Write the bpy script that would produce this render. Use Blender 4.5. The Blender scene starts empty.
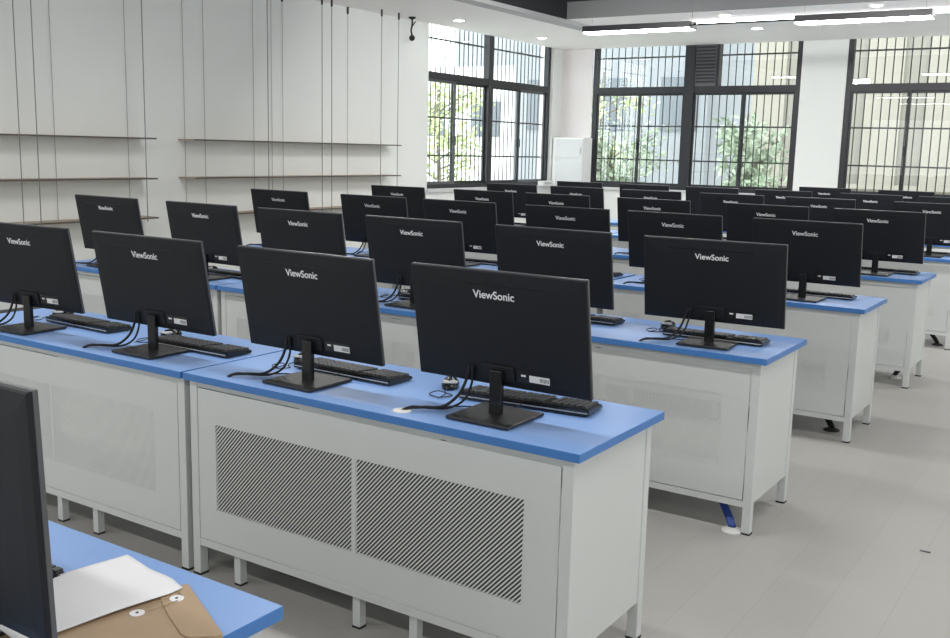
import bpy, bmesh, math, random
from mathutils import Vector, Matrix
random.seed(7)
S = bpy.context.scene
C = S.collection
PI = math.pi

# ---------------------------------------------------------------- camera
F, YAW, PIT, ROL = 1002.85, -0.5813, 0.167, 0.0242
fw = Vector((math.sin(YAW) * math.cos(PIT), math.cos(YAW) * math.cos(PIT), -math.sin(PIT)))
r0 = Vector((math.cos(YAW), -math.sin(YAW), 0)); u0 = r0.cross(fw)
rr = r0 * math.cos(ROL) + u0 * math.sin(ROL); uu = u0 * math.cos(ROL) - r0 * math.sin(ROL)
cd = bpy.data.cameras.new('camera'); cam = bpy.data.objects.new('camera', cd); C.objects.link(cam)
cd.sensor_width = 36; cd.lens = F / 950 * 36; cd.clip_start = 0.05; cd.clip_end = 300
M = Matrix((rr, uu, -fw)).transposed().to_4x4(); M.translation = Vector((1.167, -2.2981, 1.5394))
cam.matrix_world = M
S.camera = cam

# ---------------------------------------------------------------- sky, exposure
S.view_settings.view_transform = 'Standard'; S.view_settings.look = 'None'
S.view_settings.gamma = 1; S.view_settings.exposure = 0.06
S.view_settings.use_curve_mapping = False
w = bpy.data.worlds.new('overcast_sky'); S.world = w; w.use_nodes = True
bg = w.node_tree.nodes['Background']; bg.inputs[0].default_value = (0.93, 0.97, 1.0, 1); bg.inputs[1].default_value = 6.0

# ---------------------------------------------------------------- ceiling lamps' light, added fills
def area(name, loc, sx, sy, power, col=(1, 0.985, 0.96), rot=(0, 0, 0)):
    l = bpy.data.lights.new(name, 'AREA'); l.shape = 'RECTANGLE'; l.size = sx; l.size_y = sy
    l.energy = power; l.color = col
    o = bpy.data.objects.new(name, l); C.objects.link(o); o.location = loc; o.rotation_euler = rot
    return o
for yy in (-2.6, 0.4, 3.4):
    for xx in (-3.95, -1.43, 1.1, 3.4):
        area('unseen_lamp_light', (xx, yy, 3.05), 1.35, 0.16, 34 if xx < -3 else 25)
for xx in (-3.95, -1.43, 1.1, 3.4):      # unseen lamp row, tilted to brighten the far wall
    area('unseen_lamp_light', (xx, 6.0, 3.05), 0.8, 0.12, 50, rot=(math.radians(52), 0, 0))
# added cool fill lights from behind the camera and the unseen right side
area('fill_rear', (-1.2, -4.3, 1.9), 9.0, 1.9, 50, (0.93, 0.97, 1.0), (-PI / 2 - 0.25, 0, PI))
area('fill_right', (4.3, 3.5, 1.9), 12.0, 1.9, 36, (0.93, 0.97, 1.0), (PI / 2 + 0.25, 0, PI / 2))

# ---------------------------------------------------------------- materials
def mat(name, col, rough=0.5, metal=0.0, noise=0.0, nscale=20, bump=0.0, emit=0, spec=0.5, coat=0):
    m = bpy.data.materials.new(name); m.use_nodes = True
    nt = m.node_tree; b = nt.nodes['Principled BSDF']
    b.inputs['Base Color'].default_value = (*col, 1); b.inputs['Roughness'].default_value = rough
    b.inputs['Metallic'].default_value = metal
    b.inputs['Specular IOR Level'].default_value = spec
    b.inputs['Coat Weight'].default_value = coat
    if emit:
        b.inputs['Emission Color'].default_value = (1, 0.99, 0.97, 1); b.inputs['Emission Strength'].default_value = emit
    if noise or bump:
        tc = nt.nodes.new('ShaderNodeTexCoord'); n = nt.nodes.new('ShaderNodeTexNoise')
        n.inputs['Scale'].default_value = nscale; n.inputs['Detail'].default_value = 4
        nt.links.new(tc.outputs['Object'], n.inputs['Vector'])
        if noise:
            r = nt.nodes.new('ShaderNodeMapRange'); r.inputs[3].default_value = 1 - noise; r.inputs[4].default_value = 1 + noise
            h = nt.nodes.new('ShaderNodeHueSaturation'); h.inputs['Color'].default_value = (*col, 1)
            nt.links.new(n.outputs[0], r.inputs[0]); nt.links.new(r.outputs[0], h.inputs['Value'])
            nt.links.new(h.outputs[0], b.inputs['Base Color'])
        if bump:
            bp = nt.nodes.new('ShaderNodeBump'); bp.inputs['Strength'].default_value = bump; bp.inputs['Distance'].default_value = 0.002
            nt.links.new(n.outputs[0], bp.inputs['Height']); nt.links.new(bp.outputs[0], b.inputs['Normal'])
    return m
MT = {}
MT['wall'] = mat('white_wall_paint', (0.85, 0.87, 0.85), 0.7, noise=0.015, nscale=3, bump=0.05)
MT['pier'] = mat('warm_white_wall_paint', (0.82, 0.78, 0.78), 0.7, noise=0.015, nscale=3)
MT['soffit'] = mat('white_soffit_paint', (0.93, 0.905, 0.90), 0.75, noise=0.015, nscale=2)
MT['dark'] = mat('charcoal_ceiling_paint', (0.022, 0.023, 0.026), 0.8, noise=0.1, nscale=4)
MT['slate'] = mat('slate_grey_paint', (0.22, 0.225, 0.23), 0.75, noise=0.05, nscale=3)
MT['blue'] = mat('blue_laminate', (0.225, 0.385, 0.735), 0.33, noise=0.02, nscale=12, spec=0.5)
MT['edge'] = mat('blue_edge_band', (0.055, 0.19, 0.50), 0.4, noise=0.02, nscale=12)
MT['steel'] = mat('white_powder_coated_steel', (0.60, 0.622, 0.615), 0.42, noise=0.012, nscale=6)
MT['black'] = mat('black_plastic', (0.0085, 0.0100, 0.0135), 0.5, noise=0.08, nscale=60, bump=0.03, spec=0.3)
MT['black2'] = mat('black_glossy_plastic', (0.009, 0.009, 0.01), 0.22, noise=0.05, nscale=60)
MT['base'] = mat('black_stand_plastic', (0.014, 0.014, 0.016), 0.38, noise=0.05, nscale=60)
MT['bezel'] = mat('dark_grey_bezel', (0.085, 0.088, 0.095), 0.3, noise=0.05, nscale=60)
MT['rubber'] = mat('black_rubber', (0.012, 0.012, 0.013), 0.7, noise=0.1, nscale=60)
MT['logo'] = mat('silver_print', (0.82, 0.83, 0.85), 0.4, noise=0.02)
MT['sticker'] = mat('white_sticker', (0.75, 0.75, 0.74), 0.5, noise=0.02)
MT['screen'] = mat('dark_screen_glass', (0.006, 0.006, 0.008), 0.12, noise=0.05)
MT['key'] = mat('charcoal_keys', (0.03, 0.03, 0.033), 0.35, noise=0.1, nscale=80)
MT['silver'] = mat('silver_plastic', (0.42, 0.43, 0.44), 0.3, noise=0.03)
MT['frame'] = mat('black_window_aluminium', (0.020, 0.022, 0.027), 0.4, noise=0.06, nscale=20)
MT['frame2'] = mat('grey_window_aluminium', (0.12, 0.125, 0.135), 0.35, noise=0.06, nscale=20)
MT['bar'] = mat('dark_grille_steel', (0.03, 0.031, 0.035), 0.5, noise=0.06, nscale=20)
MT['lamp'] = mat('lamp_diffuser', (0.9, 0.9, 0.9), 0.5, noise=0.01, emit=30)
MT['wood'] = mat('shelf_oak_veneer', (0.42, 0.34, 0.26), 0.5, noise=0.08, nscale=9)
MT['shelfedge'] = mat('dark_bronze_shelf_edge', (0.10, 0.085, 0.07), 0.45, noise=0.05)
MT['cable'] = mat('steel_wire', (0.20, 0.20, 0.20), 0.4, metal=0.4, noise=0.05)
MT['cable2'] = mat('pale_steel_wire', (0.33, 0.33, 0.33), 0.4, metal=0.3, noise=0.05)
MT['kraft'] = mat('kraft_paper', (0.43, 0.31, 0.20), 0.75, noise=0.06, nscale=30, bump=0.1)
MT['paper'] = mat('white_paper', (0.80, 0.81, 0.83), 0.7, noise=0.02, nscale=14)
MT['string'] = mat('cotton_string', (0.35, 0.27, 0.16), 0.8, noise=0.1)
MT['bluecable'] = mat('blue_cable', (0.02, 0.06, 0.28), 0.45, noise=0.05)
MT['cabinet'] = mat('light_grey_cabinet', (0.62, 0.63, 0.64), 0.4, noise=0.02)
MT['facade'] = mat('cream_render', (0.20, 0.19, 0.165), 0.85, noise=0.06, nscale=2)
MT['facade2'] = mat('pale_panel_render', (0.25, 0.235, 0.20), 0.85, noise=0.05, nscale=2)
MT['greyb'] = mat('grey_blue_render', (0.24, 0.26, 0.28), 0.85, noise=0.06, nscale=2)
MT['whiteb'] = mat('white_render', (0.78, 0.78, 0.78), 0.85, noise=0.03, nscale=2)
MT['glassdark'] = mat('dark_far_glass', (0.10, 0.12, 0.14), 0.2, noise=0.1)
MT['greyband'] = mat('soffit_shade_grey', (0.48, 0.48, 0.485), 0.75, noise=0.03, nscale=3)
MT['ground'] = mat('pale_paving', (0.45, 0.45, 0.42), 0.9, noise=0.1, nscale=2)
MT['bark'] = mat('grey_bark', (0.16, 0.14, 0.11), 0.9, noise=0.2, nscale=20, bump=0.3)
def leafmat(name, a, b):
    m = mat(name, a, 0.6); nt = m.node_tree; p = nt.nodes['Principled BSDF']
    tc = nt.nodes.new('ShaderNodeTexCoord'); n = nt.nodes.new('ShaderNodeTexNoise'); n.inputs['Scale'].default_value = 5
    r = nt.nodes.new('ShaderNodeValToRGB'); r.color_ramp.elements[0].color = (*a, 1); r.color_ramp.elements[1].color = (*b, 1)
    r.color_ramp.elements[0].position = 0.35; r.color_ramp.elements[1].position = 0.65
    nt.links.new(tc.outputs['Object'], n.inputs['Vector']); nt.links.new(n.outputs[0], r.inputs[0]); nt.links.new(r.outputs[0], p.inputs['Base Color'])
    return m
MT['leaf'] = leafmat('yellow_green_leaves', (0.33, 0.41, 0.18), (0.52, 0.58, 0.31))
MT['leaf2'] = leafmat('mid_green_leaves', (0.17, 0.22, 0.15), (0.34, 0.41, 0.30))

def glass_mat():
    m = bpy.data.materials.new('window_glass'); m.use_nodes = True; nt = m.node_tree; nt.nodes.clear()
    o = nt.nodes.new('ShaderNodeOutputMaterial'); mx = nt.nodes.new('ShaderNodeMixShader')
    t = nt.nodes.new('ShaderNodeBsdfTransparent'); t.inputs[0].default_value = (0.93, 0.95, 0.94, 1)
    g = nt.nodes.new('ShaderNodeBsdfGlossy'); g.inputs['Roughness'].default_value = 0.01
    f = nt.nodes.new('ShaderNodeLayerWeight'); f.inputs[0].default_value = 0.5     # Schlick's term, the same from both faces
    pw = nt.nodes.new('ShaderNodeMath'); pw.operation = 'POWER'; pw.inputs[1].default_value = 5
    ma = nt.nodes.new('ShaderNodeMath'); ma.operation = 'MULTIPLY_ADD'; ma.inputs[1].default_value = 0.9; ma.inputs[2].default_value = 0.04
    nt.links.new(f.outputs['Facing'], pw.inputs[0]); nt.links.new(pw.outputs[0], ma.inputs[0]); nt.links.new(ma.outputs[0], mx.inputs[0]); nt.links.new(t.outputs[0], mx.inputs[1]); nt.links.new(g.outputs[0], mx.inputs[2])
    nt.links.new(mx.outputs[0], o.inputs[0]); return m
MT['glass'] = glass_mat()

def perf_mat(name, period, duty, hole):
    """slanted slots punched in the steel: see-through where punched"""
    m = mat(name, (0.60, 0.622, 0.615), 0.42); nt = m.node_tree; p = nt.nodes['Principled BSDF']
    def mth(op, a, b=None):
        n = nt.nodes.new('ShaderNodeMath'); n.operation = op
        for i, v in enumerate((a, b)):
            if v is None: continue
            if isinstance(v, (int, float)): n.inputs[i].default_value = v
            else: nt.links.new(v, n.inputs[i])
        return n.outputs[0]
    tc = nt.nodes.new('ShaderNodeTexCoord'); sp = nt.nodes.new('ShaderNodeSeparateXYZ'); nt.links.new(tc.outputs['Object'], sp.inputs[0])
    a = mth('FRACT', mth('DIVIDE', mth('ADD', mth('SUBTRACT', sp.outputs[2], mth('MULTIPLY', sp.outputs[0], 1.08)), 10.0), period))
    stripe = mth('LESS_THAN', a, duty)
    if hole < 1:
        b = mth('FRACT', mth('DIVIDE', mth('ADD', mth('ADD', sp.outputs[2], sp.outputs[0]), 10.0), period))
        stripe = mth('MULTIPLY', stripe, mth('LESS_THAN', b, hole))
    nt.links.new(mth('SUBTRACT', 1.0, stripe), p.inputs['Alpha'])
    return m
MT['perf'] = perf_mat('slotted_white_steel', 0.0150, 0.48, 1)
MT['perf2'] = perf_mat('finely_punched_white_steel', 0.0132, 0.40, 0.42)

def floor_mat():
    m = mat('grey_plank_floor', (0.5, 0.49, 0.47), 0.42); nt = m.node_tree; p = nt.nodes['Principled BSDF']
    tc = nt.nodes.new('ShaderNodeTexCoord'); mp = nt.nodes.new('ShaderNodeMapping'); mp.inputs['Rotation'].default_value = (0, 0, PI / 2)
    mp.inputs['Location'].default_value = (0, 0.41, 0)
    br = nt.nodes.new('ShaderNodeTexBrick'); br.inputs['Scale'].default_value = 1
    br.inputs['Brick Width'].default_value = 1.6; br.inputs['Row Height'].default_value = 0.2025; br.inputs['Mortar Size'].default_value = 0.0012
    br.inputs['Color1'].default_value = (0.425, 0.415, 0.395, 1); br.inputs['Color2'].default_value = (0.44, 0.43, 0.41, 1); br.inputs['Mortar'].default_value = (0.345, 0.335, 0.32, 1)
    br.inputs['Mortar Smooth'].default_value = 0.3
    n = nt.nodes.new('ShaderNodeTexNoise'); n.inputs['Scale'].default_value = 1.3; n.inputs['Detail'].default_value = 3
    r = nt.nodes.new('ShaderNodeMapRange'); r.inputs[3].default_value = 0.90; r.inputs[4].default_value = 1.08
    h = nt.nodes.new('ShaderNodeHueSaturation')
    nt.links.new(tc.outputs['Object'], mp.inputs[0]); nt.links.new(mp.outputs[0], br.inputs['Vector']); nt.links.new(tc.outputs['Object'], n.inputs['Vector'])
    nt.links.new(n.outputs[0], r.inputs[0]); nt.links.new(r.outputs[0], h.inputs['Value']); nt.links.new(br.outputs[0], h.inputs['Color']); nt.links.new(h.outputs[0], p.inputs['Base Color'])
    return m
MT['floor'] = floor_mat()

# ---------------------------------------------------------------- mesh helpers
def box(bm, x0, x1, y0, y1, z0, z1, bev=0, mi=0):
    vs = [bm.verts.new(v) for v in ((x0, y0, z0), (x1, y0, z0), (x1, y1, z0), (x0, y1, z0), (x0, y0, z1), (x1, y0, z1), (x1, y1, z1), (x0, y1, z1))]
    fs = [bm.faces.new([vs[i] for i in f]) for f in ((3, 2, 1, 0), (4, 5, 6, 7), (0, 1, 5, 4), (1, 2, 6, 5), (2, 3, 7, 6), (3, 0, 4, 7))]
    for f in fs: f.material_index = mi
    if bev:
        es = {e for f in fs for e in f.edges}
        bmesh.ops.bevel(bm, geom=list(es), offset=bev, segments=2, affect='EDGES', profile=0.6)
    return vs
def prism(bm, pts, z0, z1, bev=0):
    lo = [bm.verts.new((x, y, z0)) for x, y in pts]; hi = [bm.verts.new((x, y, z1)) for x, y in pts]
    fs = [bm.faces.new(lo[::-1]), bm.faces.new(hi)]
    n = len(pts)
    for i in range(n): fs.append(bm.faces.new((lo[i], lo[(i + 1) % n], hi[(i + 1) % n], hi[i])))
    if bev: bmesh.ops.bevel(bm, geom=list(fs[1].edges), offset=bev, segments=2, affect='EDGES')
def catmull(P, n=6):
    P = [Vector(p) for p in P]; Q = [P[0]] + P + [P[-1]]; out = []
    for i in range(1, len(Q) - 2):
        for k in range(n):
            t = k / n; a, b, c, d = Q[i - 1:i + 3]
            out.append(0.5 * ((2 * b) + (c - a) * t + (2 * a - 5 * b + 4 * c - d) * t * t + (3 * b - a - 3 * c + d) * t ** 3))
    return out + [P[-1]]
def tube(bm, P, r, seg=8, smooth=True, r2=None):
    if smooth and len(P) > 2: P = catmull(P)
    P = [Vector(p) for p in P]; rings = []
    prev = None
    for i, p in enumerate(P):
        d = (P[min(i + 1, len(P) - 1)] - P[max(i - 1, 0)]).normalized()
        if prev is None: a = d.orthogonal().normalized()
        else:
            a = prev - d * prev.dot(d); a = a.normalized() if a.length > 1e-6 else d.orthogonal().normalized()
        prev = a; b = d.cross(a)
        ra = r if r2 is None else r + (r2 - r) * i / (len(P) - 1)
        rings.append([bm.verts.new(p + (a * math.cos(t * 2 * PI / seg) + b * math.sin(t * 2 * PI / seg)) * ra) for t in range(seg)])
    for A, B in zip(rings, rings[1:]):
        for t in range(seg): bm.faces.new((A[t], A[(t + 1) % seg], B[(t + 1) % seg], B[t]))
    bm.faces.new(rings[0][::-1]); bm.faces.new(rings[-1])
def lathe(bm, prof, seg=16, cx=0, cy=0):
    rings = [[bm.verts.new((cx + r * math.cos(t * 2 * PI / seg), cy + r * math.sin(t * 2 * PI / seg), z)) for t in range(seg)] for r, z in prof]
    for A, B in zip(rings, rings[1:]):
        for t in range(seg): bm.faces.new((A[t], A[(t + 1) % seg], B[(t + 1) % seg], B[t]))
    bm.faces.new(rings[0][::-1]); bm.faces.new(rings[-1])
def obj(name, bm, ms, parent=None, smooth=False, loc=None):
    bmesh.ops.recalc_face_normals(bm, faces=bm.faces)
    me = bpy.data.meshes.new(name); bm.to_mesh(me); bm.free()
    for m in (ms if isinstance(ms, (list, tuple)) else [ms]): me.materials.append(MT[m])
    if smooth:
        for p in me.polygons: p.use_smooth = True
    o = bpy.data.objects.new(name, me); C.objects.link(o)
    if parent: o.parent = parent
    if loc: o.location = loc
    return o
def one(name, m, *boxes, parent=None, bev=0, loc=None):
    bm = bmesh.new()
    for b in boxes: box(bm, *b, bev=bev)
    return obj(name, bm, m, parent, loc=loc)
def struct(o): o['kind'] = 'structure'; return o
def tag(o, label, cat, group=None):
    o['label'] = label; o['category'] = cat
    if group: o['group'] = group
    return o
def empty(name, loc=(0, 0, 0), rz=0):
    o = bpy.data.objects.new(name, None); C.objects.link(o); o.location = loc; o.rotation_euler = (0, 0, rz)
    o.empty_display_size = 0.1
    return o
def kids(root, d):
    return d.get(root, [])
def copy_tree(o, parent=None):
    c = o.copy(); C.objects.link(c); c.parent = parent
    for ch in o.children: copy_tree(ch, c)
    return c
NTH = ['', 'second ', 'third ', 'fourth ', 'fifth ', 'sixth ', 'seventh ']

# ---------------------------------------------------------------- room shell
XW, YB, H, H2 = -6.88, 12.36, 3.16, 3.21
XR, YF = 4.5, -4.5
struct(one('floor', 'floor', (XW - 0.2, XR, YF, YB + 0.2, -0.1, 0)))
def wall_x(name, x0, x1, m, holes, y0, y1, z1=3.6):
    bs = []; y = y0
    for a, b, c, d in holes:
        bs.append((x0, x1, y, a, 0, z1)); bs.append((x0, x1, a, b, 0, c)); bs.append((x0, x1, a, b, d, z1)); y = b
    bs.append((x0, x1, y, y1, 0, z1)); return struct(one(name, m, *bs))
SILL, HEAD = 1.0, 3.27
wall_x('wall_left', XW - 0.24, XW, 'wall', [(8.69, 12.07, SILL, HEAD)], YF, YB + 0.24)
W2 = (-6.33, -3.05); W3 = (-2.43, 0.95)
bs = []; x = XW
for i, (a, b) in enumerate((W2, W3)):
    if i: bs.append((x, a, YB, YB + 0.24, 0, 3.6))
    bs.append((a, b, YB, YB + 0.24, 0, SILL)); bs.append((a, b, YB, YB + 0.24, HEAD, 3.6)); x = b
bs.append((x, XR, YB, YB + 0.24, 0, 3.6))
struct(one('wall_back', 'wall', *bs))
struct(one('trim_1', 'pier', (XW, W2[0] - 0.001, YB - 0.012, YB, 0, H)))          # warm-toned pier in the corner
struct(one('wall_right', 'wall', (XR, XR + 0.2, YF, YB + 0.24, 0, 3.6)))
struct(one('wall_rear', 'wall', (XW - 0.24, XR + 0.2, YF - 0.2, YF, 0, 3.6)))
# ceiling: low white soffit, a shallow upper step, and the dark tray
AX, AY, BX, BY = -5.42, 10.2, -5.22, 9.38
bm = bmesh.new()
box(bm, XW, AX, YF, YB, H, 3.6); box(bm, AX, XR, AY, YB, H, 3.6)
struct(one('trim_7', 'greyband', (AX, BX, YF, AY, H + 0.001, 3.6)))  # left band of the step, its shade put into the grey colour
box(bm, BX, XR, BY, AY, H2, 3.6)
struct(obj('ceiling', bm, 'soffit'))
struct(one('trim_2', 'slate', (BX, XR, BY - 0.012, BY, H2, 3.42)))
struct(one('trim_3', 'dark', (BX, BX + 0.012, YF, BY - 0.012, H2, 3.42), (BX, XR, YF, BY, 3.42, 3.6)))
struct(one('baseboard_left', 'frame2', (XW, XW + 0.012, YF, YB - 0.02, 0, 0.09)))
struct(one('baseboard_back', 'frame2', (XW + 0.012, XR, YB - 0.024, YB - 0.012, 0, 0.09)))

# ---------------------------------------------------------------- windows
TR0, TR1 = 2.465, 2.56
def window(n, L, post, louver=None, halves=(), wide=None):
    """built along local x from 0 to L, glass plane at y=0, room at -y"""
    r = empty('window_%d' % n); r['kind'] = 'structure'
    z0, z1 = SILL, HEAD
    p0, p1 = post
    fr = one('window_frame', 'frame', (0, 0.075, -0.04, 0.04, z0, z1), (L - 0.075, L, -0.04, 0.04, z0, z1), (0.075, L - 0.075, -0.04, 0.04, z0, z0 + 0.06), (0.075, L - 0.075, -0.04, 0.04, z1 - 0.05, z1), parent=r)
    one('transom', 'frame', (0.075, L - 0.075, -0.045, 0.045, TR0, TR1), parent=r)
    one('post', 'frame', (p0, p1, -0.05, 0.05, z0 + 0.06, z1 - 0.05), parent=r)
    gx = [(0.075, p0), (p1, L - 0.075)]
    for k, (a, b) in enumerate(gx):
        mid = halves[k]
        # sliding sash of each half: stiles + rails, meeting stile in the middle
        for q, (c, d, yy) in enumerate(((a, mid + 0.03, -0.012), (mid - 0.03, b, 0.014))):
            s = 0.03
            one('sash', 'frame' if (k + q) % 2 or n > 1 else 'frame2', (c, c + s, yy - 0.012, yy + 0.012, z0 + 0.06, TR0), (d - s, d, yy - 0.012, yy + 0.012, z0 + 0.06, TR0),
                (c + s, d - s, yy - 0.012, yy + 0.012, z0 + 0.06, z0 + 0.10), (c + s, d - s, yy - 0.012, yy + 0.012, TR0 - 0.035, TR0), parent=r)
            one('pane', 'glass', (c + s, d - s, yy - 0.002, yy + 0.002, z0 + 0.10, TR0 - 0.035), parent=r)
        h = one('window_handle', 'frame', (mid - 0.012, mid + 0.012, -0.05, -0.024, 1.60, 1.72), parent=r, bev=0.004)
        ua = a
        if louver and k == 1:
            ua = louver[1] + 0.045
            lv = one('louver', 'frame2', (louver[0], louver[1], -0.03, 0.03, TR1, z1 - 0.05), parent=r)
            bm = bmesh.new(); z = TR1 + 0.05
            while z < z1 - 0.09:
                box(bm, louver[0] + 0.02, louver[1] - 0.02, -0.048, -0.03, z, z + 0.028); z += 0.05
            obj('slat', bm, 'frame', lv)
            one('mullion', 'frame', (louver[1], ua, -0.045, 0.045, TR1, z1 - 0.05), parent=r)
        one('pane', 'glass', (ua, b, -0.002, 0.002, TR1, z1 - 0.05), parent=r)
    return r
def grille(L, label):
    r = empty('security_grille')
    n = round(L / 0.112); st = L / n
    for i in range(1, n):
        bm = bmesh.new(); tube(bm, [(i * st, 0, SILL), (i * st, 0, HEAD)], 0.0085, 6, False); obj('bar', bm, 'bar', r)
    for z in (1.45, 1.97, 3.02):
        one('rail', 'bar', (0, L, -0.011, 0.011, z - 0.011, z + 0.011), parent=r)
    return tag(r, label, 'window grille', 'security grilles outside the windows')
def place(o, loc, rz): o.location = loc; o.rotation_euler = (0, 0, rz)
# local +x runs away from the corner order given: window 1 lies in the left wall (local x = +Y, outside = -X)
w1 = window(1, 12.07 - 8.69, (10.24 - 8.69, 10.35 - 8.69), None, (9.42 - 8.69, 11.16 - 8.69)); place(w1, (XW - 0.10, 8.69, 0), PI / 2)
w2 = window(2, W2[1] - W2[0], (-4.80 - W2[0], -4.64 - W2[0]), (-4.64 - W2[0], -4.31 - W2[0]), (-5.53 - W2[0], -3.87 - W2[0])); place(w2, (W2[0], YB + 0.06, 0), 0)
w3 = window(3, W3[1] - W3[0], (-0.82 - W3[0], -0.66 - W3[0]), None, (-1.60 - W3[0], 0.15 - W3[0])); place(w3, (W3[0], YB + 0.06, 0), 0)
place(grille(12.07 - 8.69, 'black bar grille outside the left window, beside the white shelf wall'), (XW - 0.21, 8.69, 0), PI / 2)
place(grille(W2[1] - W2[0], 'black bar grille outside the middle window with the dark louver'), (W2[0], YB + 0.2, 0), 0)
place(grille(W3[1] - W3[0], 'black bar grille outside the window at the right edge'), (W3[0], YB + 0.2, 0), 0)
struct(one('trim_4', 'cabinet', (XW - 0.14, XW + 0.05, 8.66, 12.09, SILL - 0.04, SILL + 0.005)))
struct(one('trim_5', 'cabinet', (W2[0] - 0.02, W2[1] + 0.02, YB - 0.05, YB + 0.1, SILL - 0.04, SILL + 0.005)))
struct(one('trim_6', 'cabinet', (W3[0] - 0.02, W3[1] + 0.02, YB - 0.05, YB + 0.1, SILL - 0.04, SILL + 0.005)))

# ---------------------------------------------------------------- outside
struct(one('ground', 'ground', (-60, 60, -30, -15.0 + 0, -0.6, -0.5)) if False else one('ground', 'ground', (-60, 40, YB + 0.3, 60, -0.6, -0.5), (-60, XW - 0.3, -20, YB + 0.3, -0.6, -0.5)))
b = empty('cream_building', (0, 0, 0))
one('wall', 'facade', (-6.6, 14, 21.0, 26, -0.5, 12), parent=b)
xx = -6.6
while xx < 6:
    one('pilaster', 'facade2', (xx, xx + 0.75, 20.92, 21.0, -0.5, 12), parent=b); xx += 1.25
one('ledge', 'facade2', (-6.6, 14, 20.8, 20.92, 0.9, 1.0), parent=b)
tag(b, 'cream rendered building seen through the right windows', 'building')
b = empty('grey_building')
one('wall', 'greyb', (-15.5, -9.2, 25, 30, -0.5, 5.6), parent=b)
one('roof', 'whiteb', (-15.8, -9.0, 24.6, 30.3, 5.6, 6.2), parent=b)
for k in range(3): one('window', 'glassdark', (-15.0 + k * 2.2, -13.9 + k * 2.2, 24.95, 25, 2.2, 3.7), parent=b)
tag(b, 'pale grey building with white roof edge seen through the middle window', 'building')
b = empty('white_block')
one('wall', 'whiteb', (-24, -16.5, 27.5, 34, -0.5, 4.4), parent=b)
for k in range(3): one('window', 'glassdark', (-23.3 + k * 2.3, -22.2 + k * 2.3, 27.44, 27.5, 2.0, 3.2), parent=b)
one('stair_tower', 'greyb', (-24, -21.5, 34.0, 37, -0.5, 9.5), parent=b)
tag(b, 'grey and white houses seen through the left window', 'building')

def tree(name, loc, h, rad, m, label, leaves=1500, lsz=0.09, trunk=0.07, low=0.3, long=1.0):
    r = empty(name, loc); rnd = random.Random(hash(label) % 9999 if False else len(label) * 7 + int(loc[0] * 10))
    bm = bmesh.new(); tube(bm, [(0, 0, -0.02), (0.05, 0.03, h * 0.35), (-0.04, 0.05, h * 0.7), (0, 0, h * 0.95)], trunk, 7, True, trunk * 0.3)
    tips = []
    for k in range(16):
        a = rnd.uniform(0, 2 * PI); z0 = h * rnd.uniform(low, 0.8); l = rad * rnd.uniform(0.6, 1.0)
        e = Vector((math.cos(a) * l, math.sin(a) * l, z0 + rnd.uniform(0.1, 0.5) * rad))
        tube(bm, [(0, 0, z0), (e.x * 0.5, e.y * 0.5, (z0 + e.z) / 2 + 0.05), e], trunk * 0.35, 5, True, trunk * 0.1); tips.append((Vector((0, 0, z0)), e))
    obj('trunk', bm, 'bark', r, True)
    bm = bmesh.new()
    for k in range(leaves):
        a, e = rnd.choice(tips); p = a.lerp(e, rnd.uniform(0.35, 1.1)) + Vector([rnd.gauss(0, rad * 0.13) for _ in range(3)])
        d = Vector([rnd.gauss(0, 1) for _ in range(3)]).normalized(); s = d.orthogonal().normalized() * lsz * 0.32 / long
        L = d * lsz * rnd.uniform(0.7, 1.3) * long; nrm = d.cross(s).normalized() * lsz * 0.08
        vs = [bm.verts.new(q) for q in (p, p + L * 0.5 + s + nrm, p + L, p + L * 0.5 - s + nrm)]
        bm.faces.new((vs[0], vs[1], vs[2])); bm.faces.new((vs[0], vs[2], vs[3]))
    obj('foliage', bm, m, r)
    return tag(r, label, 'tree', 'trees outside the windows')
tree('leafy_tree', (-12.4, 16.6, -0.5), 3.7, 1.2, 'leaf', 'yellow-green leafy tree behind the right half of the left window', 1100, 0.13)
tree('leafy_tree', (-11.6, 12.9, -0.5), 3.9, 1.1, 'leaf', 'pale yellow-green tree behind the left half of the left window', 900, 0.12)
tree('leafy_tree', (-10.2, 20.5, -0.5), 4.2, 1.2, 'leaf', 'yellow-green leafy tree behind the left panes of the middle window', 1000, 0.12)
tree('leafy_shrub', (-7.5, 15.6, -0.5), 2.5, 1.0, 'leaf2', 'low pale green shrub behind the second pane of the middle window', 1500, 0.12)
tree('leafy_shrub', (-5.3, 16.9, -0.5), 3.0, 0.85, 'leaf2', 'dark green long-leaved shrub behind the third pane of the middle window', 900, 0.17, long=1.3)

# ---------------------------------------------------------------- ceiling fittings
def downlight(x, y, z, label):
    r = empty('downlight', (x, y, z))
    bm = bmesh.new(); lathe(bm, [(0.085, 0), (0.085, -0.006), (0.07, -0.012), (0.066, -0.004), (0.066, 0)], 24); obj('trim_ring', bm, 'soffit', r, True)
    bm = bmesh.new(); lathe(bm, [(0.064, -0.004), (0.064, -0.010)], 24); obj('diffuser', bm, 'lamp', r)
    tag(r, label, 'downlight', 'round recessed downlights')
downlight(-6.32, 8.56, H, 'round white downlight above the left window, nearest the shelf wall')
downlight(-6.31, 10.66, H, 'round white downlight above the left window, nearest the corner')
downlight(-3.25, 9.72, H2, 'round white downlight on the raised step between the two linear lamps')
downlight(-3.18, 10.71, H, 'round white downlight above the louver window, behind the linear lamps')
downlight(-1.50, 9.62, H2, 'round white downlight at the top above the right linear lamp')
bm_ = None
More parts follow.
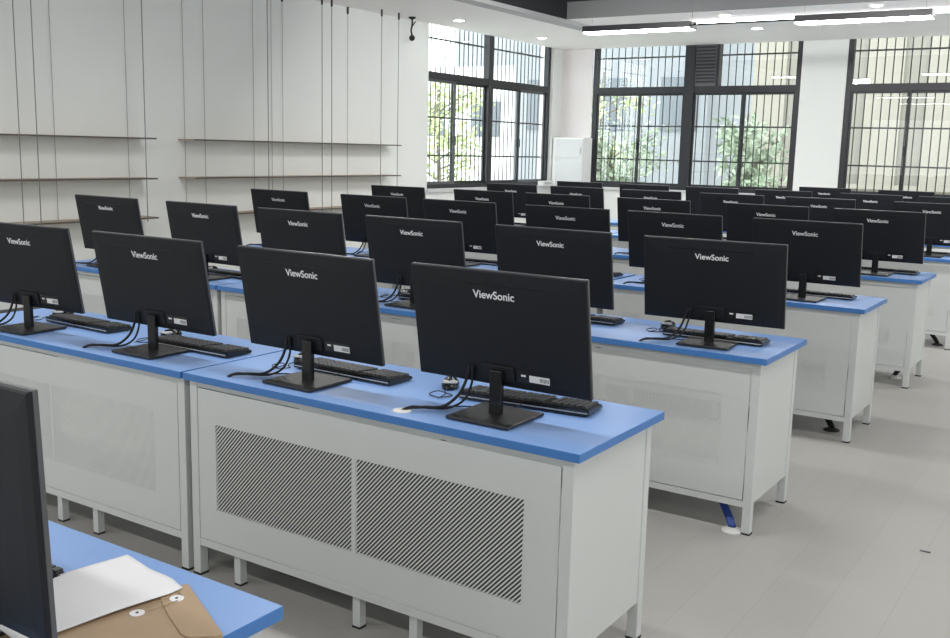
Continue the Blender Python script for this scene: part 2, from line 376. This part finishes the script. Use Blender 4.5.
def linear_lamp(x0, x1, label, both):
    r = empty('linear_lamp', ((x0 + x1) / 2, 8.8, 2.94)); L = (x1 - x0) / 2
    one('housing', 'frame', (-L, L, -0.10, 0.10, 0.014, 0.082), parent=r, bev=0.003)
    one('diffuser', 'lamp', (-L + 0.006, L - 0.006, -0.094, 0.094, 0.0, 0.014), parent=r)
    one('end_cap', 'frame', (-L - 0.006, -L, -0.1, 0.1, 0.0, 0.082), parent=r)
    one('end_cap', 'frame', (L, L + 0.006, -0.1, 0.1, 0.0, 0.082), parent=r)
    for xx, wr in both:
        bm = bmesh.new(); tube(bm, [(xx, 0, 0.082), (xx, 0, 0.48)], wr, 6, False); obj('suspension_wire', bm, 'cable', r)
    tag(r, label, 'pendant lamp', 'black linear pendant lamps')
    return r
linear_lamp(-4.62, -3.28, 'long black linear pendant lamp in front of the middle window', ((-0.6, 0.0012), (0.655, 0.004)))
linear_lamp(-2.11, -0.77, 'long black linear pendant lamp nearest the right edge', ((-0.6, 0.0012), (0.6, 0.0012)))
bm = bmesh.new(); tube(bm, [(-3.27, 8.8, 2.99), (-2.7, 8.8, 2.99), (-2.12, 8.8, 2.99)], 0.011, 6); tag(obj('power_cable', bm, 'rubber', smooth=True), 'black cable linking the two linear pendant lamps', 'cable')
r = empty('led_strip', (0, AY, H2))
one('profile', 'silver', (-3.85, 4.4, -0.012, 0, -0.045, -0.012), parent=r)
one('diffuser', 'lamp', (-3.85, 4.4, -0.016, -0.012, -0.040, -0.018), parent=r)
tag(r, 'thin bright strip light along the ceiling step behind the linear lamps', 'strip light')
# ceiling camera near the left wall
r = empty('ceiling_camera', (-6.70, 8.08, H))
bm = bmesh.new(); lathe(bm, [(0.045, 0), (0.045, -0.012), (0.02, -0.03)], 16); obj('mount', bm, 'rubber', r, True)
bm = bmesh.new(); tube(bm, [(0, 0, -0.02), (0, 0, -0.1), (-0.015, 0, -0.16), (0, 0, -0.22)], 0.011, 8); tube(bm, [(0, 0, -0.12), (0.02, 0.02, -0.07), (0.04, 0.02, -0.06)], 0.007, 6); obj('arm', bm, 'rubber', r, True)
bm = bmesh.new(); bmesh.ops.create_uvsphere(bm, u_segments=16, v_segments=10, radius=0.038, matrix=Matrix.Translation((0, 0, -0.255))); obj('camera_head', bm, 'black2', r, True)
tag(r, 'small black camera hanging from the ceiling left of the window', 'security camera')

# ---------------------------------------------------------------- wall shelves and their cables
for (ya, yb, side, ends) in ((0.6, 4.04, 'left', 'left'), (4.50, 7.80, 'right', 'long')):
    for z, nm in ((1.578, 'top'), (1.205, 'middle'), (0.835, 'lowest')):
        r = empty('wall_shelf', (XW, (ya + yb) / 2, z)); L = (yb - ya) / 2
        one('board', 'wood', (0.0, 0.243, -L, L, -0.012, 0), parent=r)
        one('edge_strip', 'shelfedge', (0.243, 0.25, -L, L, -0.013, 0.001), parent=r)
        if nm == 'lowest': one('edge_strip', 'shelfedge', (0.0, 0.243, L, L + 0.004, -0.013, 0.001), parent=r)
        tag(r, '%s thin wooden wall shelf of the %s' % (nm, 'left group, running out of frame' if side == 'left' else 'right group, nearer the window'), 'shelf', 'thin wall shelves')
xf, xb = XW + 0.257, XW + 0.012
wires = [(2.64, xf), (2.80, xf), (3.13, xb), (3.90, xb), (3.905, xf), (4.58, xb), (4.84, xb), (5.49, xf), (5.52, xb), (5.79, xb), (5.96, xb), (6.33, xf), (6.49, xf), (7.05, xb), (7.38, xf), (7.71, xf)]
wires.sort(key=lambda t: t[0] + (0.25 if t[1] == xf else 0))
for i, (y, x) in enumerate(wires):
    r = empty('shelf_cable', (x, y, 0.80))
    bm = bmesh.new(); tube(bm, [(0, 0, 0), (0, 0, H - 0.80)], 0.0042 if x == xf else 0.0026, 6, False); obj('wire', bm, 'cable' if x == xf else 'cable2', r)
    bm = bmesh.new(); tube(bm, [(0, 0, H - 0.88), (0, 0, H - 0.80)], 0.012, 8, False); obj('ceiling_clamp', bm, 'bar', r)
    lab = ('leftmost' if i == 0 else ['second', 'third', 'fourth', 'fifth', 'sixth', 'seventh', 'eighth', 'ninth', 'tenth', 'eleventh', 'twelfth', 'thirteenth', 'fourteenth', 'fifteenth', 'sixteenth'][i - 1] + ' from the left') 
    tag(r, 'thin steel cable on the shelf wall, %s of sixteen' % lab, 'cable', 'steel cables holding the wall shelves')

# corner cabinet
r = empty('corner_cabinet', (-6.545, 12.2, 0))
one('body', 'whiteb', (-0.31, 0.255, -0.12, 0.145, 0, 1.77), parent=r, bev=0.004)
for z0, z1 in ((0.05, 1.44), (1.452, 1.745)):
    d = one('door', 'cabinet', (-0.245, 0.24, -0.132, -0.12, z0, z1), parent=r, bev=0.002)
    one('handle', 'silver', (0.19, 0.20, -0.142, -0.132, z0 + 0.06, z0 + 0.16), parent=d)
tag(r, 'white cabinet with two grey doors standing in the window corner', 'cabinet')
r = empty('white_carton', (-6.80, 11.78, SILL + 0.005), 0)
one('box', 'sticker', (-0.05, 0.05, -0.16, 0.16, 0, 0.075), parent=r, bev=0.003)
one('printed_band', 'silver', (0.05, 0.051, -0.11, 0.11, 0.03, 0.055), parent=r)
tag(r, 'small white carton on the sill of the left window', 'box')

# ---------------------------------------------------------------- desks
D, TZ, TT = 0.569, 0.75, 0.026
def make_desk(perf, orr=0.0286):
    L = 1.56; h = L / 2; ol, f = 0.005, 0.0265
    r = empty('computer_desk')
    bm = bmesh.new(); box(bm, -h, h, 0, D, TZ - TT, TZ, bev=0.0025)
    for fc in bm.faces:
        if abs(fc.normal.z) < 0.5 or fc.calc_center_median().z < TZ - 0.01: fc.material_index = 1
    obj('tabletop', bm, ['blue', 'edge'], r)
    xa, xb = -h + ol, h - orr; ya, yb = f, D - f; pw = 0.036
    z1 = TZ - TT
    for (px, py, d) in ((xa, ya, 0), (xb - pw, ya, 0), (xa, yb - pw, 0), (xb - pw, yb - pw, 0)):
        l = one('leg', 'steel', (px, px + pw, py, py + pw, 0.007, z1), parent=r, bev=0.002)
        one('foot_cap', 'rubber', (px - 0.001, px + pw + 0.001, py - 0.001, py + pw + 0.001, 0, 0.007), parent=l)
    for px, py in ((0.205, 0.06), (-0.025, 0.06), (-0.57, 0.06), (0.205, 0.42), (-0.57, 0.42)):
        l = one('support_leg', 'steel', (px - 0.015, px + 0.015, py - 0.015, py + 0.015, 0.007, 0.125), parent=r)
        one('foot_cap', 'rubber', (px - 0.016, px + 0.016, py - 0.016, py + 0.016, 0, 0.007), parent=l)
    one('side_panel', 'steel', (xa + 0.004, xa + 0.012, ya + pw, yb - pw, 0.13, z1), parent=r)
    one('side_panel', 'steel', (xb - 0.012, xb - 0.004, ya + pw, yb - pw, 0.13, z1), parent=r)
    one('bottom_rail', 'steel', (xa + pw, xb - pw, ya + 0.002, ya + 0.03, 0.115, 0.142), parent=r)
    one('top_rail', 'steel', (xa + pw, xb - pw, ya + 0.002, ya + 0.03, 0.70, z1), parent=r)
    one('bottom_shelf', 'steel', (xa + 0.014, xb - 0.014, ya + 0.03, yb - 0.02, 0.125, 0.135), parent=r)
    # front panel with two cut-outs for the punched fields
    a, b_ = xa + pw + 0.004, xb - pw - 0.004; c, d = 0.146, 0.696; y0, y1 = ya + 0.001, ya + 0.004
    s = h; F1 = (-1.43 + s, -0.812 + s); F2 = (-0.796 + s, -0.182 + s); g0, g1 = 0.265, 0.577
    p = one('front_panel', 'steel', (a, F1[0], y0, y1, c, d), (F1[1], F2[0], y0, y1, c, d), (F2[1], b_, y0, y1, c, d),
        (F1[0], F1[1], y0, y1, c, g0), (F1[0], F1[1], y0, y1, g1, d), (F2[0], F2[1], y0, y1, c, g0), (F2[0], F2[1], y0, y1, g1, d), parent=r)
    for A, B in (F1, F2):
        bm = bmesh.new(); vs = [bm.verts.new(q) for q in ((A, y0 + 0.001, g0), (B, y0 + 0.001, g0), (B, y0 + 0.001, g1), (A, y0 + 0.001, g1))]; bm.faces.new(vs)
        obj('punched_field', bm, perf, p)
        if perf == 'perf': one('dark_backing', 'rubber', (A + 0.002, B - 0.002, y1 + 0.003, y1 + 0.004, g0 + 0.002, g1 - 0.002), parent=p)  # added dark sheet, stands in for the shaded inside behind the slots
    return r
YS = {0: -1.676, 1: 0.0, 2: 1.5857, 3: 3.2585, 4: 4.8984, 5: 6.6418, 6: 8.2622, 7: 9.9566}
DESKX = {0: [-0.78], 1: [-0.78, -2.352], 2: [-0.78, -2.355, -3.93], 3: [-0.78, -2.365, -3.98], 4: [-0.78, -2.43, -4.08], 5: [-0.78, -2.41, -4.0], 6: [-0.78, -2.41, -4.02], 7: [-1.56 + 0.0]}
ROW = {0: 'the nearest desk row at the lower left', 1: 'the front full row', 2: 'the second row', 3: 'the third row', 4: 'the fourth row', 5: 'the fifth row', 6: 'the sixth row', 7: 'the last row by the windows'}
protoA = make_desk('perf'); protoB = make_desk('perf2'); protoC = make_desk('perf2', 0.012); usedB = usedC = False
for rI, xs in DESKX.items():
    for k, x in enumerate(xs):
        if rI == 1 and k == 0: o = protoA
        elif k and not usedC: o = protoC; usedC = True
        elif k: o = copy_tree(protoC)
        elif not usedB: o = protoB; usedB = True
        else: o = copy_tree(protoB)
        o.location = (x, YS[rI], 0)
        if rI == 0: lab = 'blue-topped desk corner at the lower left under the brown envelope'
        elif rI == 7: lab = 'blue-topped desk of the last row, nearest the windows'
        else: lab = 'blue-topped white steel desk, %s in %s' % (['at the aisle end', 'second from the aisle', 'third from the aisle'][k], ROW[rI])
        tag(o, lab, 'desk', 'blue-topped computer desks')

# ---------------------------------------------------------------- monitors
def txt(body, size, ext=0.0004):
    cu = bpy.data.curves.new('lettering', 'FONT'); cu.body = body; cu.size = size; cu.extrude = ext; cu.align_x = 'CENTER'; cu.align_y = 'CENTER'; cu.offset = 0.0004
    t = bpy.data.objects.new('tmp', cu); C.objects.link(t)
    me = bpy.data.meshes.new_from_object(t.evaluated_get(bpy.context.evaluated_depsgraph_get()))
    bpy.data.objects.remove(t); return me
def make_monitor(lean=0.06, PH=0.356, zb=0.0938):
    r = empty('computer_monitor')
    PW = 0.605
    T = Matrix.Translation((0, 0.036, zb)) @ Matrix.Rotation(math.atan2(lean, 0.3507), 4, 'X')   # panel frame: x right, z up the panel, -y = back
    def P(name, m, bm, parent=r, smooth=False):
        bmesh.ops.transform(bm, matrix=T, verts=bm.verts); return obj(name, bm, m, parent, smooth)
    bm = bmesh.new(); box(bm, -PW / 2, PW / 2, 0, 0.009, 0, PH, bev=0.002); bez = P('bezel', 'bezel', bm)
    bm = bmesh.new(); box(bm, -PW / 2 + 0.006, PW / 2 - 0.006, 0.009, 0.0096, 0.016, PH - 0.006); P('screen', 'screen', bm, bez)
    bm = bmesh.new()
    # back shell: flat rim, sloping flanks, thicker middle
    def ring(x, z0, z1, y): return [bm.verts.new(v) for v in ((-x, y, z0), (x, y, z0), (x, y, z1), (-x, y, z1))]
    R = [ring(PW / 2 - 0.001, 0.001, PH - 0.0015, 0.0), ring(PW / 2 - 0.001, 0.001, PH - 0.0015, -0.006), ring(PW / 2 - 0.004, 0.004, PH - 0.005, -0.0085), ring(PW / 2 - 0.03, 0.020, PH - 0.035, -0.0105), ring(PW / 2 - 0.08, 0.06, PH - 0.055, -0.0115)]
    for A, B in zip(R, R[1:]):
        for t in range(4): bm.faces.new((A[t], A[(t + 1) % 4], B[(t + 1) % 4], B[t]))
    bm.faces.new(R[0]); bm.faces.new(R[-1])
    back = P('back_cover', 'black', bm)
    bm = bmesh.new(); box(bm, -0.195, 0.175, -0.0112, -0.008, PH - 0.0445, PH - 0.0415); P('vent_slot', 'black2', bm, back)
    bm = bmesh.new(); box(bm, -0.055, 0.055, -0.018, -0.008, 0.018, 0.070, bev=0.005); P('stand_mount', 'black', bm, back)
    bm = bmesh.new(); bm.from_mesh(txt('ViewSonic', 0.034)); bmesh.ops.transform(bm, matrix=Matrix.Translation((-0.003, -0.0122, PH - 0.073)) @ Matrix.Rotation(PI / 2, 4, 'X'), verts=bm.verts); lg = P('brand_lettering', 'logo', bm, back); lg['label'] = 'silver lettering'
    bm = bmesh.new(); box(bm, 0.064, 0.178, -0.0122, -0.008, 0.026, 0.060); P('port_recess', 'black2', bm, back)
    bm = bmesh.new(); box(bm, 0.104, 0.172, -0.0128, -0.0122, 0.030, 0.051)
    box(bm, 0.076, 0.092, -0.0128, -0.0122, 0.044, 0.050); st = P('sticker', 'sticker', bm, back); st['label'] = 'white sticker'
    bm = bmesh.new()
    for k in range(7): box(bm, 0.140 + k * 0.0045, 0.142 + k * 0.0045, -0.0132, -0.0128, 0.034, 0.046)
    P('bar_code', 'black2', bm, st)
    # neck and base
    bm = bmesh.new(); box(bm, -0.021, 0.021, -0.006, 0.012, 0.008, 0.145, bev=0.003); obj('neck', bm, 'black2', r)
    bm = bmesh.new(); box(bm, -0.109, 0.109, -0.105, 0.105, 0.002, 0.012, bev=0.004); bs_ = obj('base', bm, 'base', r)
    bm = bmesh.new()
    for sx in (-1, 1):
        for sy in (-1, 1): lathe(bm, [(0.009, 0), (0.009, 0.0025)], 10, sx * 0.085, sy * 0.08)
    obj('rubber_pad', bm, 'rubber', bs_)
    bm = bmesh.new()
    tube(bm, [(-0.10, 0.005, 0.145), (-0.115, 0.012, 0.10), (-0.135, 0.0, 0.05), (-0.17, -0.03, 0.014), (-0.215, -0.07, 0.012), (-0.25, -0.098, 0.01), (-0.268, -0.111, -0.0)], 0.0048, 7)
    tube(bm, [(-0.09, 0.005, 0.145), (-0.10, 0.02, 0.09), (-0.12, 0.01, 0.035), (-0.16, -0.015, 0.008), (-0.205, -0.055, 0.008), (-0.245, -0.09, 0.013), (-0.265, -0.108, -0.0)], 0.0038, 7)
    obj('cable', bm, 'rubber', r, True)
    return r
MX = {1: [(-0.3759, 0.2093, -0.004), (-1.1162, 0.1916, -0.0139), (-1.911, 0.1936, 0.0134), (-2.673, 0.1694, 0.0652)],
      2: [-0.2985, -1.0662, -1.8611, -2.6309, -3.4048, -4.2769], 3: [-0.3786, -1.1629, -1.8932, -2.7274, -3.4827, -4.4202],
      4: [-0.3375, -1.1171, -2.0144, -2.8681, -3.6013, -4.5333], 5: [-0.2767, -1.1992, -1.9969, -2.7939, -3.6061, -4.3779],
      6: [-0.37, -1.1172, -2.0042, -2.7894, -3.5953, -4.4235], 7: [-1.1003, -2.0144], 0: [(-0.385, -1.494, 0.0)]}
mproto = make_monitor(); first = True
SEATS = []
ORD = ['closest to the aisle', 'second from the aisle', 'third from the aisle', 'fourth from the aisle', 'fifth from the aisle', 'farthest from the aisle']
for rI in (1, 2, 3, 4, 5, 6, 7, 0):
    for j, v in enumerate(MX[rI]):
        if isinstance(v, tuple): x, y, a = v
        else: x, y, a = v, YS[rI] + 0.19, (0.064 if (rI, j) == (2, 0) else random.uniform(-0.02, 0.03))
        o = make_monitor(0.011, 0.385, 0.062) if rI == 0 else mproto if first else copy_tree(mproto); first = False
        o.location = (x, y - 0.036, TZ); o.rotation_euler = (0, 0, a)
        if rI == 0: lab = 'black monitor cut off by the lower left corner, beside the paper'
        else:
            pos = ORD[j] if not (rI == 7 and j == 1) else 'farther from the aisle'
            if rI == 1 and j == 3: pos = 'cut off by the left edge'
            lab = 'black monitor seen from behind, %s in %s' % (pos, ROW[rI])
        tag(o, lab, 'monitor', 'black monitors seen from behind')
        SEATS.append((rI, j, x, y))

# ---------------------------------------------------------------- keyboards and mice
def make_keyboard():
    r = empty('keyboard')
    bm = bmesh.new(); vs = box(bm, -0.222, 0.222, -0.068, 0.062, 0.004, 0.016)
    for v in vs:
        if v.co.z > 0.01: v.co.z = 0.026 if v.co.y < 0 else 0.015
    bmesh.ops.bevel(bm, geom=list(bm.edges), offset=0.003, segments=2, affect='EDGES'); body = obj('body', bm, 'black2', r)
    one('silver_trim', 'silver', (-0.218, 0.218, -0.0690, -0.066, 0.011, 0.0145), parent=body)
    sl = (0.015 - 0.026) / 0.136
    for nm, c0, c1 in (('letter_keys', 0, 14), ('number_pad', 15, 21)):
        bm = bmesh.new()
        for row in range(6):
            y = -0.056 + row * 0.0195; i = c0
            while i < c1:
                wd = 5 if (row == 5 and i == 4) else 1
                x0 = -0.212 + i * 0.0202; x1 = x0 + 0.0202 * wd - 0.003; zt = 0.026 + (y + 0.068) * sl
                vs = box(bm, x0, x1, y, y + 0.0165, zt - 0.002, zt + 0.006); cx, cy = (x0 + x1) / 2, y + 0.008
                for v in vs:
                    if v.co.z > zt + 0.003: v.co.x += (cx - v.co.x) * 0.14; v.co.y += (cy - v.co.y) * 0.14
                i += wd
        obj(nm, bm, 'key', body)
    bm = bmesh.new(); tube(bm, [(0.0, -0.066, 0.012), (-0.02, -0.10, 0.008), (-0.09, -0.13, 0.006), (-0.17, -0.17, 0.006), (-0.205, -0.21, 0.006)], 0.0022, 6); obj('cable', bm, 'rubber', r, True)
    bm = bmesh.new()
    for sx in (-0.18, 0.18):
        for sy in (-0.05, 0.05): box(bm, sx - 0.012, sx + 0.012, sy - 0.005, sy + 0.005, 0, 0.006)
    obj('rubber_foot', bm, 'rubber', r)
    return r
def make_mouse():
    r = empty('computer_mouse'); bm = bmesh.new()
    bmesh.ops.create_uvsphere(bm, u_segments=20, v_segments=12, radius=1)
    for v in bm.verts:
        x, y, z = v.co; v.co = Vector((x * 0.030 * (1 + 0.08 * y * y), y * 0.054, max(0, z + 0.35) / 1.35 * (0.036 if y > 0 else 0.036 - 0.008 * y * y)))
    obj('shell', bm, 'black2', r, True)
    bm = bmesh.new(); box(bm, -0.026, 0.026, -0.044, -0.010, 0.018, 0.030, bev=0.009); obj('button_plate', bm, 'silver', r, True)
    bm = bmesh.new(); bmesh.ops.create_cone(bm, cap_ends=True, segments=14, radius1=0.008, radius2=0.008, depth=0.006, matrix=Matrix.Translation((0, -0.026, 0.028)) @ Matrix.Rotation(PI / 2, 4, 'Y')); obj('wheel', bm, 'rubber', r)
    bm = bmesh.new(); tube(bm, [(0, -0.05, 0.01), (-0.01, -0.09, 0.005), (0.02, -0.13, 0.004), (-0.02, -0.16, 0.004), (-0.055, -0.125, 0.005), (-0.03, -0.10, 0.010), (0.0, -0.14, 0.012), (-0.02, -0.18, 0.006)], 0.0018, 6); obj('cable', bm, 'rubber', r, True)
    return r
kproto, fk = make_keyboard(), True
mo, fm = make_mouse(), True
KX = {(1, 0): (-0.380, 0.385, 0.12), (1, 1): (-1.085, 0.352, -0.02), (1, 2): (-1.828, 0.315, 0.0), (1, 3): (-2.565, 0.35, -0.03), (2, 0): (-0.318, 1.88, 0.02), (0, 0): (-0.600, -1.325, 0.0)}
for rI, j, x, y in SEATS:
    if rI <= 5:
        kx, ky, ka = KX.get((rI, j), (x + random.uniform(0.0, 0.07), YS[rI] + 0.355, random.uniform(-0.03, 0.03)))
        o = kproto if fk else copy_tree(kproto); fk = False
        o.location = (kx, ky, TZ); o.rotation_euler = (0, 0, ka)
        lab = 'grey keyboard end half hidden under the white paper' if rI == 0 else 'black keyboard of the monitor %s in %s' % (ORD[j] if not (rI == 1 and j == 3) else 'cut off by the left edge', ROW[rI])
        tag(o, lab, 'keyboard', 'black keyboards behind the monitors')
    if 1 <= rI <= 3:
        mx = {(1, 0): (-0.705, 0.41, 0.5), (1, 1): (kx - 0.275, 0.40, 0.2), (1, 2): (kx - 0.27, 0.40, 0.1), (1, 3): (kx - 0.29, 0.42, 0)}.get((rI, j), (kx - 0.275, YS[rI] + 0.42, random.uniform(-0.2, 0.2)))
        o = mo if fm else copy_tree(mo); fm = False
        o.location = (mx[0], mx[1], TZ); o.rotation_euler = (0, 0, mx[2])
        tag(o, 'black mouse by the keyboard %s in %s' % (ORD[j] if not (rI == 1 and j == 3) else 'cut off by the left edge', ROW[rI]), 'mouse', 'computer mice on the desks')

# cable grommet in the front desk
bm = bmesh.new(); lathe(bm, [(0.020, 0), (0.030, 0), (0.029, 0.003), (0.021, 0.004)], 24)
g = obj('cable_grommet', bm, 'sticker', smooth=True, loc=(-0.642, 0.063, TZ)); tag(g, 'small white cable grommet left of the front-right monitor', 'grommet')

# ---------------------------------------------------------------- floor cables under the desks
def floor_cable(x, y, m, label, white=True, zt=0.124, lean=-0.09):
    r = empty('floor_cable', (x, y, 0))
    bm = bmesh.new()
    for q in (-0.009, 0.0, 0.009):
        tube(bm, [(lean + q, 0.10, zt), (lean * 0.85 + q, 0.08, zt * 0.75), (lean * 0.3 + q, 0.03, zt * 0.4), (q * 0.8, 0.0, 0.02)], 0.010, 7)
    obj('cable_bundle', bm, m, r, True)
    bm = bmesh.new(); lathe(bm, [(0.045, 0), (0.046, 0.004), (0.036, 0.010), (0.014, 0.016)], 20)
    obj('floor_socket', bm, 'sticker' if white else 'rubber', r, True)
    tag(r, label, 'cable', 'cables running to the floor under the desks')
floor_cable(-0.105, 1.505 + 0.12, 'bluecable', 'blue cable bundle with white floor socket under the second-row desk')
floor_cable(-0.175, 3.50, 'rubber', 'dark cable bundle under the aisle end of the third-row desk', False)
floor_cable(-0.175, 5.25, 'rubber', 'black cable bundle with white socket under the fourth-row desk', lean=0.05)
floor_cable(-0.15, 6.86, 'rubber', 'black cable bundle under the fifth-row desk at the right edge', False)
bm = bmesh.new(); tube(bm, [(-1.46, 0.16, 0.124), (-1.42, 0.17, 0.07), (-1.34, 0.18, 0.03), (-1.22, 0.20, 0.012), (-1.0, 0.22, 0.007), (-0.8, 0.25, 0.007)], 0.006, 7); tag(obj('power_cable', bm, 'rubber', smooth=True), 'black power cable looping under the front-row desk', 'cable')

tag(one('metal_strip', 'bezel', (-0.02, 0.02, -0.006, 0.006, 0, 0.003), loc=(0.6, 1.88, 0)), 'tiny dark metal strip lying on the bare aisle floor', 'strip')
# ---------------------------------------------------------------- envelope and paper
P0 = Vector((-0.19, -1.155)); d = Vector((0.898, -0.44)).normalized(); e = Vector((-0.44, -0.898)).normalized()
def EP(a, b_): q = P0 + d * a + e * b_; return (q.x, q.y)
r = empty('string_tie_envelope', (0, 0, TZ))
bm = bmesh.new(); prism(bm, [EP(0, 0), EP(0, 0.33), EP(0.216, 0.33), EP(0.216, 0)], 0.0, 0.0045, 0.001); obj('pocket', bm, 'kraft', r)
bm = bmesh.new(); prism(bm, [EP(0, -0.001), EP(0.002, 0.045), EP(0.012, 0.056), EP(0.11, 0.060), EP(0.185, 0.058), EP(0.20, 0.05), EP(0.2165, 0.012), EP(0.217, -0.001)], 0.005, 0.0066, 0.0004); obj('flap', bm, 'kraft', r)
for (x, y, z) in ((-0.157, -1.207, 0.0066), (-0.170, -1.280, 0.0045)):
    bm = bmesh.new(); lathe(bm, [(0.0, 0), (0.0125, 0), (0.0125, 0.0012), (0.0, 0.0014)][1:3], 24, x, y)
    bt = obj('button', bm, 'paper', r)
    bm = bmesh.new(); lathe(bm, [(0.003, z), (0.0025, z + 0.0022)], 12, x, y); obj('rivet', bm, 'bezel', bt, loc=(0, 0, -z)); bt.location = (0, 0, z)
    bt.children[0].location = (0, 0, -z + 0.0)
bm = bmesh.new()
tube(bm, [(-0.146, -1.214, 0.0095), (-0.15, -1.24, 0.0085), (-0.158, -1.272, 0.008)], 0.0008, 5)
tube(bm, [(-0.166, -1.214, 0.0095), (-0.172, -1.24, 0.0085), (-0.179, -1.272, 0.008)], 0.0008, 5)
tube(bm, [(-0.157, -1.195, 0.0095), (-0.18, -1.19, 0.0085), (-0.20, -1.20, 0.008)], 0.0008, 5)
obj('tie_string', bm, 'string', r)
tag(r, 'brown kraft envelope with two white string-tie buttons on the near desk', 'envelope')
bm = bmesh.new(); A = Vector((-0.172, -1.168)); f1 = Vector((-0.15, -0.985)).normalized(); f2 = Vector((-1, 0.10)).normalized()
N, K = 24, 20; g = []
for i in range(N + 1):
    row = []
    for k in range(K + 1):
        s, t = i / N, k / K
        q = A + f1 * 0.297 * s + f2 * 0.195 * t
        if s < 0.12 and t < 0.25: q += (f1 + f2) * 0.007 * (1 - s / 0.12) * (1 - t / 0.25)
        z = 0.0085 + 0.003 * math.sin(s * PI * 1.3) ** 2 * (0.5 + 0.5 * t) + 0.002 * math.sin(t * 5 + s * 3) ** 2 + 0.012 * max(0, t - 0.6)
        row.append(bm.verts.new((q.x, q.y, z)))
    g.append(row)
for i in range(N):
    for k in range(K): bm.faces.new((g[i][k], g[i + 1][k], g[i + 1][k + 1], g[i][k + 1]))
pp = obj('paper_sheet', bm, 'paper', smooth=True, loc=(0, 0, TZ)); m = pp.modifiers.new('thickness', 'SOLIDIFY'); m.thickness = 0.0006
tag(pp, 'white sheet of paper lying over the brown envelope', 'paper')
